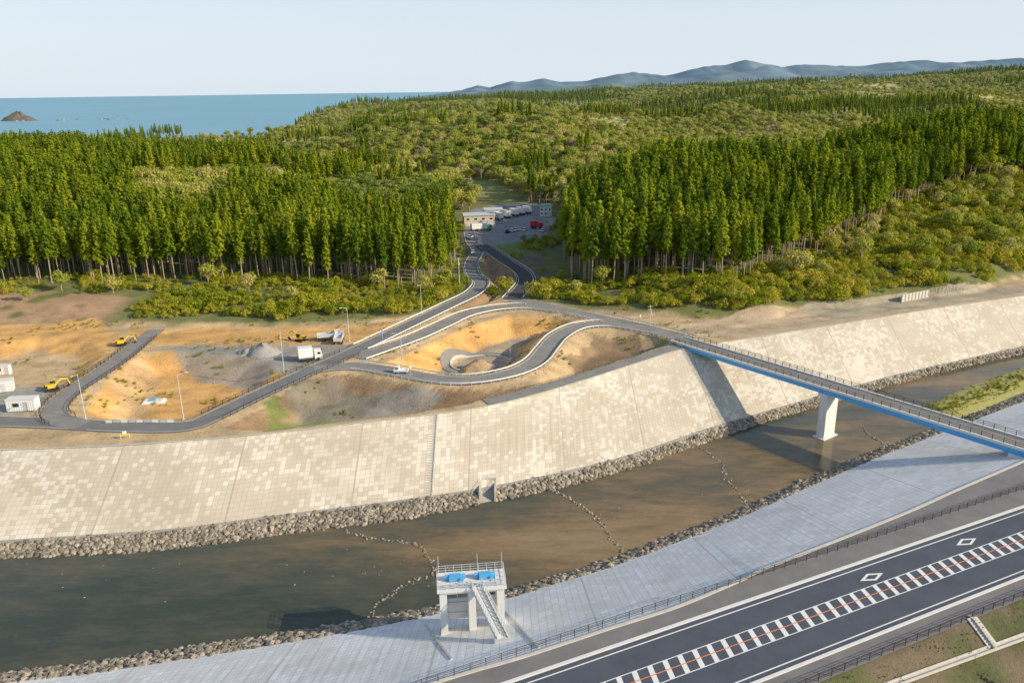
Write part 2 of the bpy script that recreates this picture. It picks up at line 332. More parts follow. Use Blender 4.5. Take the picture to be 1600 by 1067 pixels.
# ------------------------------------------------------------ terrain sheet
def spaced(a,step,grow,lim):
    out=[a];s=step
    while out[-1]<lim:
        s*=grow;out.append(out[-1]+s)
    return out
xs=np.arange(-190,230,1.0);xr=np.array(spaced(xs[-1],1.0,1.035,7000))[1:];xl=np.array(spaced(190,1.0,1.05,4000))[1:]
xs=np.r_[-xl[::-1],xs,xr]
ss=np.arange(0,130,1.0);ss=np.r_[ss,np.array(spaced(ss[-1],1.0,1.02,11000))[1:]]
XX,SS=np.meshgrid(xs,ss);YY=T(np.clip(XX,-400,500))+SS
ZZ=ground(XX,YY);ZZ[0,:]=-0.06
nr,nc=XX.shape
col=np.zeros((nr,nc,3))
jx=XX+7*(fbm(XX,YY,7,31)-.5);jy=YY+7*(fbm(XX,YY,7,41)-.5)
f_=jy-FR(jx)
def blend(c,mask):
    mask=np.clip(mask,0,1)[...,None];return col*(1-mask)+np.array(c)*mask
col[:]=TAN
col=blend((.18,.19,.06),sm(-2,3,f_))
col=blend((.46,.29,.17),sm(-2,2,f_)*(1-sm(18,30,f_))*(1-sm(-128,-118,XX))*sm(.3,.5,vn(XX,YY,6,9)+.15))
mn=fbm(XX,YY,160,12);fm_=sm(440,600,YY+.3*XX)
col=blend((.36,.38,.09),fm_);col=blend((.46,.46,.15),sm(.42,.56,mn)*fm_);col=blend((.54,.44,.25),sm(.60,.68,mn)*fm_)
ZON=[([(0,505),(150,500),(185,530),(100,592),(0,592),(-150,590),(-150,505)],OR),
 ([(190,515),(640,505),(650,497),(560,535),(440,533),(230,535)],OR),
 ([(250,545),(470,538),(560,540),(500,575),(450,596),(420,585),(330,560)],GRAV),
 ([(0,598),(70,600),(60,640),(0,648),(-80,640)],GRAV),
 ([(640,490),(760,465),(700,500)],TAN),
 ([(0,670),(180,672),(300,674),(500,655),(520,664),(300,692),(0,702)],TAN),
 ([(1050,505),(1600,440),(1700,430),(1700,455),(1400,492),(1180,527),(1080,530)],(.54,.41,.27)),
 ([(1240,480),(1600,445),(1600,455),(1300,500)],(.42,.36,.25)),
 ([(760,365),(830,360),(850,385),(830,410),(795,405),(770,390)],GRS),
 ([(820,405),(850,400),(860,470),(835,465)],(.2,.16,.10)),
]
near=(YY<470)&(np.abs(XX)<330)
for pz,c in ZON:
    w=SL(pz)[:,:2];i=np.zeros((nr,nc),bool);i[near]=inpoly(jx[near],jy[near],w);col[i]=c
for k,(pl,dep,sl,wc,fc) in enumerate(BASW):
    i=np.zeros((nr,nc),bool);i[near]=inpoly(XX[near],YY[near],pl)
    d=segd(XX[i],YY[i],np.vstack([pl,pl[:1]]));fl=sm(dep/sl-1,dep/sl+1,d+2.5*(vn(XX[i],YY[i],4,3)-.5))[:,None]
    col[i]=np.array(wc)*(1-fl)+np.array(fc)*fl
for pz,c in [([(250,548),(400,556),(450,588),(400,606),(345,590),(300,575)],GRAV),([(880,590),(940,572),(1010,545),(1045,538),(1000,566),(900,598)],GRS),
   ([(430,650),(520,640),(520,660),(420,672)],GRS),([(410,640),(440,625),(450,640),(425,655)],GRS),([(560,610),(640,615),(700,622),(640,640),(560,640)],GRAV),([(180,585),(230,560),(245,585),(215,650),(160,650)],(.62,.42,.22)),([(450,610),(520,600),(600,615),(560,640),(470,645)],(.24,.22,.17)),([(880,560),(930,530),(1000,530),(980,560),(900,585)],(.26,.17,.10))]:
    w=SL(pz,-2)[:,:2];i=np.zeros((nr,nc),bool);i[near]=inpoly(jx[near],jy[near],w);col[i]=np.array(c)*.8+col[i]*.2
st_=vn(XX*1.0+YY*.4,(YY-XX*.35)*6,14,77);bare=(f_<0)&(SS>4);col[bare]*=(0.80+.38*st_[bare])[:,None]
PK=SL([(722,372),(735,330),(790,322),(850,322),(866,345),(850,368),(800,376),(755,380)],3)[:,:2]
i=np.zeros((nr,nc),bool);i[near]=inpoly(XX[near],YY[near],PK);col[i]=(.27,.27,.275)
hz=(sm(600,5000,YY)*.55)[...,None];col=col*(1-hz)+np.array((.26,.35,.37))*hz  # aerial haze painted into the far ground colours
me=bpy.data.meshes.new('terrain');V=np.stack([XX,YY,ZZ],-1).reshape(-1,3)
ii=np.arange(nr*nc).reshape(nr,nc);Fq=np.stack([ii[:-1,:-1],ii[:-1,1:],ii[1:,1:],ii[1:,:-1]],-1).reshape(-1,4)
me.vertices.add(len(V));me.vertices.foreach_set('co',V.astype(np.float32).ravel())
me.loops.add(Fq.size);me.loops.foreach_set('vertex_index',Fq.astype(np.int32).ravel())
me.polygons.add(len(Fq));me.polygons.foreach_set('loop_start',np.arange(0,Fq.size,4,dtype=np.int32))
me.update(calc_edges=True);me.polygons.foreach_set('use_smooth',np.ones(len(Fq),bool))
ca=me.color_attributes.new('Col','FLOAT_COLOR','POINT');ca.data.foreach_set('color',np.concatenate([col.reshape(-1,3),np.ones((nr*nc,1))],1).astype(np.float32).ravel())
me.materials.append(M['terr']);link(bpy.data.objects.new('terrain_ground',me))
# near ground
xn=np.arange(-300,420,2.0);sn=np.r_[np.arange(0,90,1.5),np.arange(90,500,20.)]
XX,SS=np.meshgrid(xn,sn);YY=N3(XX)-SS;O=off(XX,YY)
ZN=np.where(O>-9.4,-0.1,np.maximum(-7,(O+9.4)*.5-.1))+np.where(O<-11,.4*(fbm(XX,YY,5,2)-.5),0)
cN=np.zeros(XX.shape+(3,));g=fbm(XX,YY,7,3);cN[:]=(.12,.125,.05);cN[g>.52]=(.18,.14,.09);cN[O<-23]=(.15,.12,.085)
v=np.stack([XX,YY,ZN],-1).reshape(-1,3);r_,c_=XX.shape;ii=np.arange(r_*c_).reshape(r_,c_)
fq=np.stack([ii[:-1,:-1],ii[1:,:-1],ii[1:,1:],ii[:-1,1:]],-1).reshape(-1,4)
o=meshobj('roadside_ground',v,fq,[M['terr']],smooth=True);ca=o.data.color_attributes.new('Col','FLOAT_COLOR','POINT')
ca.data.foreach_set('color',np.concatenate([cN.reshape(-1,3),np.ones((r_*c_,1))],1).astype(np.float32).ravel())
# ------------------------------------------------------------ river, levees
xl_=np.arange(-260,360,1.5)
def LN(fn,z,dy=0,x=xl_):return np.stack([x,fn(x)+dy,np.full(len(x),float(z))],1)
loft('far_levee',[LN(B,ZB),LN(T,0)],M['conc_far'])
loft('far_levee_coping',[LN(T,.1,-.25),LN(T,.1,.3),LN(T,-.1,.31)],M['conc'])
loft('far_levee_toe',[LN(WF,ZW-.6,-.8),LN(B,ZB-.25,-.4),LN(B,ZB,-.4),LN(B,ZB+.1,.3)],M['gravel'])
loft('near_levee',[LN(N2,ZB),LN(N3,0)],M['conc_near'])
loft('near_levee_toe',[LN(N1,ZW-.6,.6),LN(N2,ZB-.25,.4),LN(N2,ZB+.03,-.1)],M['gravel'])
loft('river_water',[LN(WF,ZW,4),LN(N1,ZW,-4)],M['river'])
loft('riverside_walkway',[LN(N3,.02),np.stack([xl_,yc(xl_)+6.4/rcos,np.full(len(xl_),.02)],1)],M['walk'])
loft('levee_top_kerb',[LN(N3,.02,.3),LN(N3,.14,.3),LN(N3,.14,-.2),LN(N3,.02,-.2)],M['conc'])
def ol(o,z):return np.stack([xl_,yc(xl_)+o/rcos,np.full(len(xl_),float(z))],1)
loft('highway_road',[ol(6.0,.0),ol(-6.0,.0)],M['hw'])
loft('highway_kerb',[ol(6.45,0.0),ol(6.45,.16),ol(6.0,.16),ol(6.0,.0)],M['concw']);loft('highway_kerb',[ol(-6.0,.0),ol(-6.0,.16),ol(-6.4,.16),ol(-6.4,0)],M['concw'])
loft('roadside_path',[ol(-6.4,.02),ol(-9.3,.02)],M['walk'])
mb=MB()
def strip(o0,o1,t0,t1,z,m=0,sk=0):
    q=[]
    for (t,o,) in((t0,o0),(t1,o0),(t1+sk,o1),(t0+sk,o1)):
        q.append((rb[0]+rdv[0]*t-rdv[1]*o,rb[1]+rdv[1]*t+rdv[0]*o,z))
    mb.add(q,[(0,3,2,1)],m)
for t in range(-60,220,10):
    strip(5.1,5.28,t,t+10,.008);strip(-5.28,-5.1,t,t+10,.008)
    strip(1.42,1.55,t,t+10,.008);strip(-1.55,-1.42,t,t+10,.008);strip(-.07,.07,t,t+10,.016,1)
t=-60
while t<220:
    strip(-1.42,1.42,t,t+.7,.008,0,.9);t+=2.15
for u,v_ in((1510,846),(1362,901)):
    q=S(u,v_,0);tt=(q-rb)@rdv;oo=off(q[0],q[1])
    def pt(a,b):return (rb[0]+rdv[0]*(tt+a)-rdv[1]*(oo+b),rb[1]+rdv[1]*(tt+a)+rdv[0]*(oo+b),.008)
    ou=[(-2.2,0),(0,.85),(2.2,0),(0,-.85)];inn=[(-1.3,0),(0,.5),(1.3,0),(0,-.5)]
    for k in range(4):
        k2=(k+1)%4;mb.add([pt(*ou[k]),pt(*ou[k2]),pt(*inn[k2]),pt(*inn[k])],[(0,3,2,1)],0)
mb.obj('road_markings',['white','orange'])
def fence(name,pl,h,rails,sp,mats,pr=.05,rr=.035):
    m=MB();L=np.r_[0,np.cumsum(np.linalg.norm(np.diff(pl,axis=0),axis=1))];n=max(2,int(L[-1]/sp)+1);s=np.linspace(0,L[-1],n)
    q=np.stack([np.interp(s,L,pl[:,i]) for i in range(3)],1)
    for p in q:m.box(p+[0,0,h/2],(pr*2,pr*2,h))
    for a,b in zip(q[:-1],q[1:]):
        for z in rails:m.beam(a+[0,0,z],b+[0,0,z],rr*2,rr*2)
    return m.obj(name,mats)
xf=np.array([-60.,240.]);fence('riverside_fence',np.stack([xf,yc(xf)+FENCE/rcos,[.02,.02]],1),1.1,[.3,.58,.84,1.08],2.0,['dark'],.04,.02)
fence('roadside_fence',np.stack([xf,yc(xf)-9.1/rcos,[.02,.02]],1),1.1,[.3,.58,.84,1.08],2.0,['dark'],.04,.02)
# local roads
for z_,(k,(pl,w,mi)) in enumerate(RP.items()):
    nm={'main':'bridge_approach_road','valley_l':'valley_road','valley_r':'new_valley_road','inner':'inner_road','loop':'loop_road','left':'site_road','crest':'levee_crest_path'}[k]
    pl=pl.copy();pl[:,2]+=.01+z_*.012
    loft(nm,[ribbon_pts(pl,w/2),ribbon_pts(pl,-w/2)],M[['asl','asm','asd'][mi]])
    if k in('valley_r','loop','main','valley_l'):
        q=pl.copy();q[:,2]+=.09
        for s_ in(1,-1):
            m_=MB();e0=ribbon_pts(q,s_*(w/2-.35));e1=ribbon_pts(q,s_*(w/2-.5))
            for a in range(len(q)-1):
                c=(e0[a]+e0[a+1])/2;ok=True
                for k2,(pl2,w2,_) in RP.items():
                    if k2!=k and segd(np.array([c[0]]),np.array([c[1]]),pl2)[0]<w2/2+.2:ok=False
                if ok:m_.add([e0[a],e0[a+1],e1[a+1],e1[a]],[(0,1,2,3) if s_<0 else (3,2,1,0)],0)
            if m_.v:m_.obj('edge_line_marking',['white'])
def guard(name,k,side,i0=0,i1=1.,mats=['rail']):
    pl,w,_=RP[k];q=ribbon_pts(pl,side*(w/2+.25));n=len(q);q=q[int(n*i0):int(n*i1)];m=MB()
    for a,b in zip(q[:-1],q[1:]):
        c=(a+b)/2;ok=True
        for k2,(pl2,w2,_) in RP.items():
            if k2!=k and segd(np.array([c[0]]),np.array([c[1]]),pl2)[0]<w2/2+.1:ok=False
        if not ok:continue
        m.beam(a+[0,0,.62],b+[0,0,.62],.06,.30);m.box(a+[0,0,.35],(.11,.11,.75))
    if m.v:m.obj(name,mats)
for k,sd,a,b in (('main',1,0,1),('main',-1,0,.6),('valley_l',1,.05,.62),('valley_l',-1,.25,.62),('valley_r',1,0,1),('valley_r',-1,0,1),('inner',1,0,1),('inner',-1,0,1),('loop',1,0,.93),('loop',-1,0,.93)):guard('guardrail',k,sd,a,b)
pl,w,_=RP['left'];g=ribbon_pts(pl,-(w/2+.3));fence('timber_fence',g[4:-3],1.0,[.4,.9],2.,['dark']);g=ribbon_pts(pl,(w/2+.3));fence('timber_fence',g[4:-3],1.0,[.4,.9],2.,['dark'])
pl,w,_=RP['valley_l'];n=len(pl)
for sd in(-1,1):
    g=ribbon_pts(pl,sd*(w/2+.3));fence('timber_fence',g[int(n*.63):int(n*.8)],1.0,[.4,.9],2.,['dark'])
xf=np.linspace(-6,45,25);fence('crest_fence',np.stack([xf,T(xf)+4.6,np.zeros(25)],1),.8,[.75],2.5,['dark'],.04,.03)
# ------------------------------------------------------------ trees
def quads(c,n,s,asp=1.0):
    n=n/np.linalg.norm(n,axis=1)[:,None];k=len(c);r=rng.normal(size=(k,3));t=np.cross(n,r);t/=np.linalg.norm(t,axis=1)[:,None];b=np.cross(n,t)
    s=np.asarray(s).reshape(-1,1)*np.ones((k,1));j=lambda:rng.uniform(.6,1.15,(k,1))
    v=np.stack([c+t*s*j(),c+b*s*asp*j()-n*s*.25,c-t*s*j(),c-b*s*asp*j()-n*s*.25],1).reshape(-1,3)
    return v,np.arange(k*4).reshape(k,4)
def treeobj(name,tr,lv,lf,leafm):
    k=len(tr.v);v=tr.v+[tuple(q) for q in lv];f=tr.f+[tuple(i+k for i in q) for q in lf]
    return meshobj(name,v,f,[M['trunk'],M[leafm]],[0]*len(tr.f)+[1]*len(lf),do_link=False)
def cedar(name,h,r,cb):
    m=MB();m.cyl((0,0,-1),(0,0,h*.5),.24,.15,6);m.cyl((0,0,h*.5),(0,0,h*.97),.15,.03,5)
    for i in range(5):
        a=rng.uniform(0,6.28);z=h*rng.uniform(.15,cb);m.cyl((0,0,z),(math.cos(a)*1.1,math.sin(a)*1.1,z+.1),.04,.02,3)
    C=[];Nn=[];Sz=[]
    z0=h*cb;lev=22
    for i in range(lev):
        t=(i+rng.uniform(-.3,.3))/lev;z=z0+(h-z0)*max(0,t);rad=r*max(.05,(1-t))**.55*min(1,.5+t*3.)
        nb=max(3,int(3+5*rad/r))
        for b in range(nb):
            a=rng.uniform(0,6.28);rr=rad*rng.uniform(.6,1.22)
            for q in(.45,.75,1.0):
                for _ in range(2 if q>.5 else 1):
                    C.append((math.cos(a)*rr*q+rng.normal()*.18,math.sin(a)*rr*q+rng.normal()*.18,z-rr*q*.25+rng.normal()*.15))
                    Nn.append((math.cos(a)*.8+rng.normal()*.35,math.sin(a)*.8+rng.normal()*.35,.7+rng.normal()*.3));Sz.append(rng.uniform(.36,.66)*(.75+.35*rad/r))
    C.append((0,0,h));Nn.append((1,0,.4));Sz.append(.3)
    lv,lf=quads(np.array(C),np.array(Nn),np.array(Sz));return treeobj(name,m,lv,lf,'cedar')
def lobed(name,h,r,nl,nq,leafm,th,qs,flat=.8):
    m=MB();m.cyl((0,0,-.5),(0,0,h*th),h*.022,h*.014,6);C=[];Nn=[]
    for i in range(nl):
        a=i*2.4+rng.uniform(-.4,.4);rr=r*rng.uniform(.25,.72)*(0 if i==0 else 1);z=h*(th+ (1-th)*rng.uniform(.25,.72)) if i else h*.8
        c=np.array([math.cos(a)*rr,math.sin(a)*rr,z]);m.cyl((0,0,h*th*.85),tuple(c),h*.011,h*.004,4)
        lr=r*rng.uniform(.38,.6);d=rng.normal(size=(nq,3));d/=np.linalg.norm(d,axis=1)[:,None];rad=lr*rng.uniform(.55,1.1,(nq,1))
        C.append(c+d*rad*[1,1,flat]);Nn.append(d+[0,0,.3]+rng.normal(size=(nq,3))*.3)
    C=np.vstack(C);Nn=np.vstack(Nn);lv,lf=quads(C,Nn,rng.uniform(.6,1.2,len(C))*qs);return treeobj(name,m,lv,lf,leafm)
ced=[cedar('cedar_tree_a',24,2.35,.42),cedar('cedar_tree_b',23,2.1,.48),cedar('cedar_tree_c',25,2.6,.4),cedar('cedar_tree_d',21,2.2,.36),cedar('cedar_tree_e',22,2.4,.45)]
bro=[lobed('broadleaf_tree_a',11,4.6,8,80,'broad',.3,.5),lobed('broadleaf_tree_b',12,5.0,9,80,'broad',.33,.5),lobed('broadleaf_tree_c',9,4.4,7,75,'broad',.25,.48)]
shr=[lobed('shrub_a',3.6,2.6,6,50,'shrub',.1,.3),lobed('shrub_b',2.8,2.2,5,50,'shrub',.1,.27),lobed('shrub_c',4.8,2.6,6,55,'shrub',.15,.3)]
pin=[lobed('pine_tree_a',15,4.2,9,55,'pine',.45,.5,.35),lobed('pine_tree_b',17,4.4,10,55,'pine',.5,.5,.35)]
che=[lobed('cherry_tree_a',9,4.5,8,60,'cherry',.3,.5)]
def rockobj(name,s):
    bm=bmesh.new();bmesh.ops.create_icosphere(bm,subdivisions=1,radius=s)
    for q in bm.verts:q.co=Vector(q.co)*rng.uniform(.75,1.2);q.co.z*=.75
    v=[tuple(q.co) for q in bm.verts];f=[[w.index for w in p.verts] for p in bm.faces];bm.free()
    return meshobj(name,v,f,[M['stone']],do_link=False)
rocks=[rockobj('rock_a',.5),rockobj('rock_b',.6),rockobj('rock_c',.45)]
def scatter(name,pts,protos,smin,smax,sc_arr=None,flat=True):
    pts=np.asarray(pts,float);n=len(pts)
    if n==0:return
    me=bpy.data.meshes.new(name);me.vertices.add(n);me.vertices.foreach_set('co',pts.astype(np.float32).ravel())
    a=me.attributes.new('rotv','FLOAT_VECTOR','POINT');rv=np.zeros((n,3),np.float32);rv[:,2]=rng.uniform(0,6.28,n)
    if not flat:rv[:,:2]=rng.uniform(-.6,.6,(n,2))
    else:rv[:,:2]=rng.normal(0,.02,(n,2))
    a.data.foreach_set('vector',rv.ravel())
    a=me.attributes.new('scl','FLOAT','POINT');s=rng.uniform(smin,smax,n)
    if sc_arr is not None:s=s*sc_arr
    a.data.foreach_set('value',s.astype(np.float32))
    a=me.attributes.new('pick','INT','POINT');a.data.foreach_set('value',rng.integers(0,len(protos),n).astype(np.int32))
    o=link(bpy.data.objects.new(name,me));cl=bpy.data.collections.new(name+'_source')
    for p in protos:cl.objects.link(p)
    ng=bpy.data.node_groups.new(name,'GeometryNodeTree')
    ng.interface.new_socket('Geometry',in_out='INPUT',socket_type='NodeSocketGeometry');ng.interface.new_socket('Geometry',in_out='OUTPUT',socket_type='NodeSocketGeometry')
    gi=ng.nodes.new('NodeGroupInput');go=ng.nodes.new('NodeGroupOutput');ip=ng.nodes.new('GeometryNodeInstanceOnPoints');ci=ng.nodes.new('GeometryNodeCollectionInfo')
    ci.inputs[0].default_value=cl;ci.inputs[1].default_value=True;ci.inputs[2].default_value=True
    def na(nm,ty):
        k=ng.nodes.new('GeometryNodeInputNamedAttribute');k.data_type=ty;k.inputs[0].default_value=nm;return [q for q in k.outputs if q.enabled and q.name=='Attribute'][0]
    l=ng.links.new;l(gi.outputs[0],ip.inputs['Points']);l(ci.outputs[0],ip.inputs['Instance']);ip.inputs['Pick Instance'].default_value=True
    l(na('pick','INT'),ip.inputs['Instance Index']);l(na('rotv','FLOAT_VECTOR'),ip.inputs['Rotation']);l(na('scl','FLOAT'),ip.inputs['Scale']);l(ip.outputs[0],go.inputs[0])
    md=o.modifiers.new('scatter','NODES');md.node_group=ng;return o
def jgrid(x0,x1,y0,y1,st,jit=.42):
    gx,gy=np.meshgrid(np.arange(x0,x1,st),np.arange(y0,y1,st));gx=gx+rng.uniform(-jit,jit,gx.shape)*st;gy=gy+rng.uniform(-jit,jit,gy.shape)*st
    gx=gx.ravel();gy=gy.ravel();k=(np.abs(gx)<gy*.78+40);return gx[k],gy[k]
def z3(x,y,dz=0):return np.stack([x,y,ground(x,y)+dz],1)
ax_=lambda y:np.interp(y,VAX[:,1],VAX[:,0])
def gapf(x):return np.where(x<0,np.interp(x,[-200,-150,-100,-45,-20],[28,36,46,38,26]),np.interp(x,[10,30,80,100,130,170,230],[22,26,28,38,62,86,104]))
def rlim(x,y):return 185+90*(fbm(x,y,60,88)-.5)+30*sm(150,300,x)
# near cedars
x,y=jgrid(-520,560,215,720,4.3)
f=y-FR(x);dv=segd(x,y,VAX);rd,_=roadinfo(x,y);left=x<ax_(y)
gap=gapf(x)+10*(fbm(x,y,25,7)-.5)
nz=fbm(x,y,70,21)
base=(f>gap)&(dv>valleyw(y)+4+5*vn(x,y,12,4))&(rd>4)&(x>coastx(y)-40)
base&=~((dv<115)&(y>465))&~((y>440)&(dv<70))&~((~left)&(f>rlim(x,y)))
pinem=base&left&(np.hypot((x+52)/42,(y-420)/80)<1)&(nz>.40)
other=base&(nz>.63)&(y>330)
c_m=base&~pinem&~other
hs=.78+.38*vn(x,y,38,9);hs*=np.where(left,.93,1)
scatter('cedar_forest',z3(x[c_m],y[c_m],-.3),ced,.82,1.12,hs[c_m])
scatter('pine_grove',z3(x[pinem],y[pinem],-.3),pin,.9,1.2)
scatter('broadleaf_woodland',z3(x[other],y[other],-.3),bro,.9,1.3)
# shrubs
x,y=jgrid(-260,330,200,430,2.4)
f=y-FR(x);dv=segd(x,y,VAX);rd,_=roadinfo(x,y);left=x<ax_(y);gap=gapf(x)
m=(f>1.5+6*vn(x,y,9,3))&(f<gap+8)&(rd>2.0)&((dv>valleyw(y)-7)|(f<8))&(vn(x,y,8,6)>.22)
m&=~((x<-118)&(f<30)&(vn(x,y,15,8)>.25))
sl=.5+.85*vn(x,y,14,5);sl*=np.where(left&(f>gap-16),.65,1)
scatter('shrub_thicket',z3(x[m],y[m],-.2),shr,.55,1.1,sl[m])
m2=(f>gap-22)&(f<gap+4)&(rd>4)&(rng.random(len(x))<.018)&(dv>valleyw(y));scatter('hillside_broadleaf_trees',z3(x[m2],y[m2],-.2),bro,.5,.8)
m3=(~left)&(x>95)&(f>12)&(f<gap+10)&(rng.random(len(x))<.035)
scatter('slope_broadleaf_trees',z3(x[m3],y[m3],-.2),bro,.55,.9)
x,y=jgrid(-30,40,255,400,3.2);rd,_=roadinfo(x,y);f=y-FR(x)
m=(f>3)&(rd>3)&~inpoly(x,y,PK)&(vn(x,y,9,33)>.55);scatter('valley_shrubs',z3(x[m],y[m],-.2),shr,.4,.8)
# valley slopes beyond the car park
x,y=jgrid(-270,180,432,760,5.8)
dv=segd(x,y,VAX);m=(dv<135)&~((dv<14)&(y<540))&(vn(x,y,25,15)>.18)&~((y<468)&(dv>70));t=rng.random(len(x));cl_=vn(x,y,40,19)
ce=m&(cl_>.68)&(t<.85);re=m&~ce
scatter('valley_cedars',z3(x[ce],y[ce],-.2),ced,.7,.95)
scatter('valley_broadleaf_trees',z3(x[re&(t<.84)],y[re&(t<.84)],-.2),bro,.7,1.2)
scatter('valley_pine_trees',z3(x[re&(t>=.84)&(t<.93)],y[re&(t>=.84)&(t<.93)],-.2),pin,.8,1.1)
scatter('cherry_trees',z3(x[re&(t>=.93)],y[re&(t>=.93)],-.2),che,.9,1.2)
# mid hills
C1=[];B1=[];S1=[];P1=[];H1=[]
for (ya,yb,st,sc_) in((380,1500,6.8,.9),(1500,3400,12.5,1.35),(3400,5200,28,1.8)):
    x,y=jgrid(-700,4200,ya,yb,st);dv=segd(x,y,VAX);f=y-FR(x)
    lf=x<ax_(y);k=(x>coastx(y)-60)&(x<1.0*y)&~((dv<135)&(y<760))&np.where(lf,y>715,f>rlim(x,y))
    x=x[k];y=y[k];z=ground(x,y);k=z>-9;x=x[k];y=y[k];z=z[k]
    n_=fbm(x,y,240,51);n2=vn(x,y,70,61);t=rng.random(len(x));op=fbm(x,y,160,12)
    ce=(n_*.7+n2*.3+.02*(t-.5)>.575-.03*sm(1500,2600,y));opn=(op>.53)&~ce
    P=np.stack([x,y,z-.3,np.full(len(x),sc_)],1)
    C1.append(P[ce]);rest=~ce&~opn;B1.append(P[rest&(t<.88)]);H1.append(P[rest&(t>=.95)]);P1.append(P[rest&(t>=.88)&(t<.95)])
    S1.append(P[opn&(t<.35)]);B1.append(P[opn&(t>.88)])
for nm,L_,pr,a,b in(('distant_cedar_forest',C1,ced,.55,.85),('distant_broadleaf_forest',B1,bro,.7,1.05),('distant_pine_forest',P1,pin,.6,.9),('distant_scrub',S1,shr,.9,1.6),('distant_cherry_trees',H1,che,.8,1.1)):
    q=np.vstack(L_);scatter(nm,q[:,:3],pr,a,b,q[:,3])
# ------------------------------------------------------------ riprap
def rip(name,fa,za,fb,zb,n,x0,x1,skip=None):
    x=rng.uniform(x0,x1,n);t=rng.random(n);y=fa(x)*(1-t)+fb(x)*t+rng.normal(0,.25,n);z=za+(zb-za)*t
    if skip is not None:
        k=~skip(x);x=x[k];y=y[k];z=z[k]
    scatter(name,np.stack([x,y,z-.1],1),rocks,.5,1.25,None,False)
xi=S(762,765,ZB)[0]
rip('riprap_stones',WF,ZW,B,ZB-.1,12500,-130,260,lambda x:(np.abs(x-xi)<1.6))
rip('riprap_stones_near_bank',N1,ZW,N2,ZB,8000,-90,200)
W=[]
for pl in ([(540,830),(590,842),(650,850),(668,872),(682,893),(650,905),(615,925),(590,945),(578,966)],[(862,765),(900,785),(930,808),(955,840),(968,855),(975,868)],[(1095,700),(1125,722),(1132,745),(1150,765),(1166,790)],[(1345,665),(1360,680),(1385,696)]):
    q=crom(SL(pl,ZW),.5);q=np.vstack([q,q[rng.random(len(q))<.4]]);q[:,:2]+=rng.normal(0,.25,(len(q),2));W.append(q)
W=np.vstack(W);scatter('weir_stones',W,rocks,.3,.65,None,False)
q=[]
for u,v_,n_,sd in((640,880,60,9),(100,900,25,9),(900,790,40,8),(1130,760,30,5),(800,850,20,14),(500,900,15,14),(1230,700,14,5),(1400,660,20,4)):
    c=S(u,v_,ZW);a=rng.normal(0,sd,(n_,2));q.append(np.stack([c[0]+a[:,0],c[1]+a[:,1]*.4,np.full(n_,ZW-.1)],1))
scatter('river_stones',np.vstack(q),rocks,.2,.5,None,False)
# rubble on the site
x,y=rng.uniform(-150,60,2600),rng.uniform(170,235,2600);rd,_=roadinfo(x,y);m=(rd>.6)&(y>T(x)+5)&(y<FR(x)+4)&(vn(x,y,7,91)>.5);scatter('site_rubble',z3(x[m],y[m]),rocks,.15,.5,None,False)
x,y=rng.uniform(-150,120,2600),rng.uniform(165,240,2600);rd,_=roadinfo(x,y);m=(rd>.6)&(y>T(x)+5)&(y<FR(x)+4)&(vn(x,y,9,95)>.7);scatter('site_weeds',z3(x[m],y[m]),shr,.08,.25)
# ring path round the mound in the loop hollow
rc=Pt(752,572);a_=np.linspace(-.6,4.2,50)
rx=lambda r_,dz:np.stack([rc[0]+r_*1.15*np.cos(a_),rc[1]+1.5+r_*np.sin(a_),ground(rc[0]+r_*1.15*np.cos(a_),rc[1]+1.5+r_*np.sin(a_))+dz],1)
loft('ring_path',[rx(9.6,.12),rx(8.9,.14),rx(8.1,.14),rx(7.4,.12)],M['asl']);loft('ring_kerb',[rx(7.4,.1),rx(7.4,.4),rx(7.05,.4),rx(7.05,0)],M['conc'])
# grassy bar
a=crom(SL([(1450,637),(1500,608),(1600,573),(1720,535)],ZW),1.5);b=crom(SL([(1458,645),(1500,655),(1600,614),(1720,572)],ZW),1.5)
n=min(len(a),len(b));ia=np.linspace(0,len(a)-1,n).astype(int);ib=np.linspace(0,len(b)-1,n).astype(int);a=a[ia];b=b[ib];m1=a*.75+b*.25;m2=a*.25+b*.75;m1[:,2]+=.7;m2[:,2]+=.7
a[:,2]-=.1;b[:,2]-=.1
M['grassbar']=simple('bar_grass',(.38,.36,.12),.95,0,.5,.6)
loft('river_grass_bar',[a,m1,m2,b],M['grassbar'],True)
t=rng.random(400);k=rng.integers(0,n,400);q=m1[k]*t[:,None]+m2[k]*(1-t[:,None]);q[:,:2]+=rng.normal(0,1,(400,2));scatter('bar_grass_tufts',q,shr,.1,.22)
# ------------------------------------------------------------ bridge
A=S(1072,533,.7);E=S(1640,706,.7);D=(E-A);Lb=np.linalg.norm(D);D/=Lb;Nb=np.array([-D[1],D[0],0])
ang=math.atan2(D[1],D[0]);br=empty('road_bridge')
def bp(t,o,z):return A+D*t+Nb*o+np.array([0,0,z-A[2]])
m=MB();m.beam(bp(-3,0,.5),bp(Lb,0,.5),5.6,.25);m.obj('deck_slab',['concw'],parent=br)
m=MB();m.beam(bp(-3,0,.66),bp(Lb,0,.66),4.8,.06);m.obj('deck_asphalt',['asl'],parent=br)
m=MB()
for o_ in(2.65,-2.65):m.beam(bp(-3,o_,.76),bp(Lb,o_,.76),.4,.27)
m.obj('parapet_kerbs',['concw'],parent=br)
m=MB()
for o_ in(-2.5,0,2.5):m.beam(bp(.6,o_,-.12),bp(Lb-.6,o_,-.12),.3,.96)
for o_ in(-2.5,2.5):m.beam(bp(.6,o_,.32),bp(Lb-.6,o_,.32),.6,.1);m.beam(bp(.6,o_,-.62),bp(Lb-.6,o_,-.62),.6,.08)
m.obj('blue_girders',['blue'],parent=br)
m=MB();t=3.
